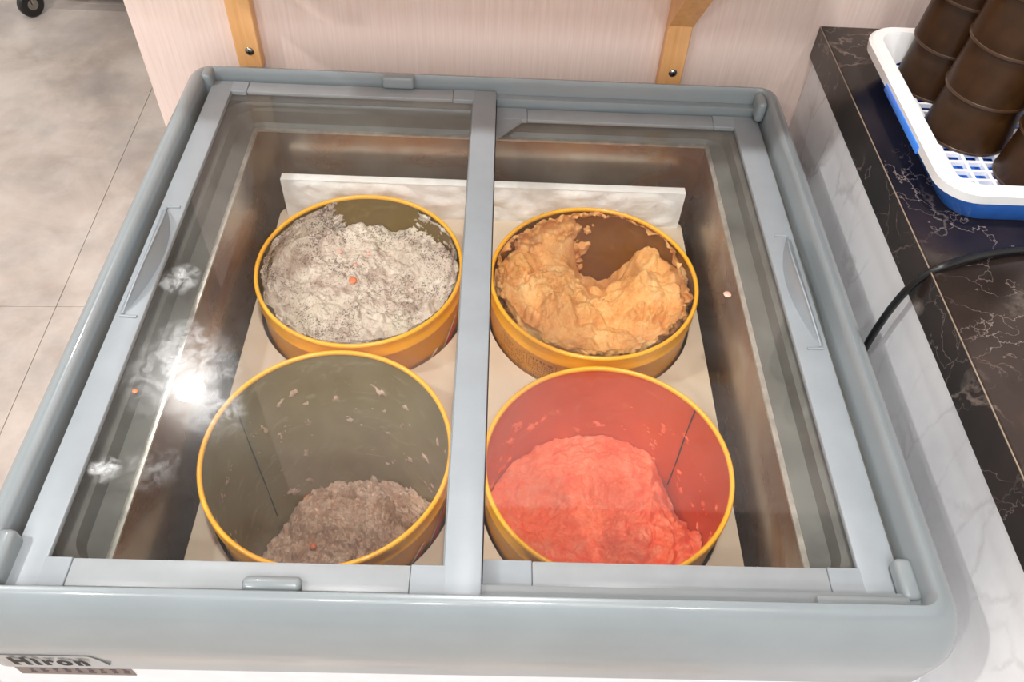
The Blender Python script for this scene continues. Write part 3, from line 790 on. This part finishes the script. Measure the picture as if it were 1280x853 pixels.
while x < gx1-0.014: b.box(x, x+0.006, gy0+0.015, gy1-0.015, gz-0.0058, gz+0.0018); x += pit
b.obj('drainer_grid', TRAYW, tr)
b = B()
for (x0_, x1_) in ((1.10, 1.28),): b.box(x0_, x1_, TY0-0.003, TY0+0.005, zz-0.026, zz-0.012, 0.003)
b.obj('rim_tab', TRAYW, tr, smooth=True)
B().box(TX0-0.0003, TX0+0.006, 1.105, 1.29, zz-0.027, zz-0.013, 0.001).obj('basin_grip', TRAYB, tr, smooth=True)

# nested stacks of smoky brown cups standing mouth down in the tray
STEP, CH = 0.087, 0.170
def cup_proto(x, y, z, label, group):
    t = thing('plastic_cup', label, 'cup', (x, y, z), group)
    B().lathe([(0.0705,0.004), (0.0700,0.012), (0.0592,CH-0.006), (0.056,CH), (0.0001,CH), (0.0001,CH-0.003), (0.0555,CH-0.0035), (0.0685,0.010), (0.0690,0.0035)], (x,y,z), 40).obj('cup_wall', CUP, t, smooth=True, angle=45)
    B().lathe([(0.0690,0.0), (0.0712,0.0), (0.0718,0.002), (0.0712,0.0045), (0.0702,0.0052), (0.0690,0.0)], (x,y,z), 40).obj('cup_lip', CUPLIP, t, smooth=True)
    return t
proto = None
stacks = ((0.820, 1.354, 'left rear stack', 5), (0.827, 1.206, 'middle stack', 5), (0.905, 1.081, 'front right stack', 4))
ordn = ('lowest', 'second', 'third', 'fourth', 'fifth')
for (x, y, nm, cnt) in stacks:
    for k in range(cnt):
        z = gz+0.0022+k*STEP
        label = f'{ordn[k]} smoky brown cup from the bottom in the {nm} in the tray'
        if proto is None:
            o = proto = cup_proto(x, y, z, label, 'brown cups stacked in the tray')
        else:
            o = proto.copy(); C.objects.link(o); o['label'] = label; o.location = P(x, y, z)
            for ch in list(proto.children):
                c = ch.copy(); C.objects.link(c); c.parent = o

# black cable from the worktop down behind the freezer
def spline(pts, n=14):
    pts = [Vector(p) for p in pts]; out = []
    q = [pts[0]]+pts+[pts[-1]]
    for i in range(1, len(q)-2):
        a, b_, c, d = q[i-1], q[i], q[i+1], q[i+2]
        for k in range(n):
            t = k/n; out.append(0.5*((2*b_)+(c-a)*t+(2*a-5*b_+4*c-d)*t*t+(3*b_-a-3*c+d)*t**3))
    out.append(pts[-1]); return out
cable = [(1.5,1.02,CZ+0.0062), (1.1,0.965,CZ+0.0062), (0.95,0.945,CZ+0.0062), (0.832,0.928,-0.857), (0.763,0.912,-0.856), (0.692,0.886,-0.857), (0.666,0.886,-0.886), (0.656,0.893,-0.95), (0.655,0.90,-1.05), (0.657,0.90,-1.2), (0.657,0.92,-1.6)]
tag(B().tube(spline(cable), 0.0062, 12).obj('power_cable', BLACK, origin=(0.66,0.9,CZ), smooth=True), 'black power cable running over the worktop edge behind the freezer', 'cable')

# ------------------------------------------------------------------ wheeled cart far left
cb = thing('wheeled_cart', 'cart on black castors standing beyond the pink panel', 'cart', (-1.8, 4.7, FLOOR))
B().box(-2.62, -1.0, 4.28, 5.2, FLOOR+0.16, FLOOR+1.1, 0.02).obj('cart_body', plain('dark_cart_body', (70,58,52), 0.5), cb)
def castor(x, y):
    b = B(); b.lathe([(0.02,-0.02), (0.062,-0.02), (0.07,-0.012), (0.07,0.012), (0.062,0.02), (0.02,0.02)], (0,0,0), 32)
    rz = math.radians(55)
    for i, v in enumerate(b.v):
        q = Matrix.Rotation(rz, 3, 'Z') @ Vector((v.x, v.z, v.y)); b.v[i] = Vector((x, y, FLOOR+0.0702))+q
    w_ = b.obj('castor_wheel', BLACK, cb, smooth=True)
    b = B(); b.lathe([(0.0001,-0.022), (0.03,-0.022), (0.03,0.022), (0.0001,0.022)], (0,0,0), 20)
    for i, v in enumerate(b.v):
        q = Matrix.Rotation(rz, 3, 'Z') @ Vector((v.x, v.z, v.y)); b.v[i] = Vector((x, y, FLOOR+0.0702))+q
    b.obj('wheel_hub', CHROME, w_, smooth=True)
    B().box(x-0.04, x+0.04, y-0.03, y+0.03, FLOOR+0.145, FLOOR+0.162).obj('castor_plate', CHROME, cb)
    for s_ in (-1, 1):
        dx, dy = -0.028*math.sin(rz)*s_, 0.028*math.cos(rz)*s_
        B().tube([(x+dx, y+dy, FLOOR+0.07), (x+dx, y+dy, FLOOR+0.15)], 0.006, 8).obj('castor_fork', CHROME, cb)
for (x, y) in ((-2.56, 4.25), (-1.08, 4.34), (-2.56, 5.12), (-1.08, 5.12)): castor(x, y)
B().box(-2.47, -2.33, 4.40, 4.46, FLOOR+0.02, FLOOR+0.17, 0.008).obj('cart_bracket', WHITEB, cb)
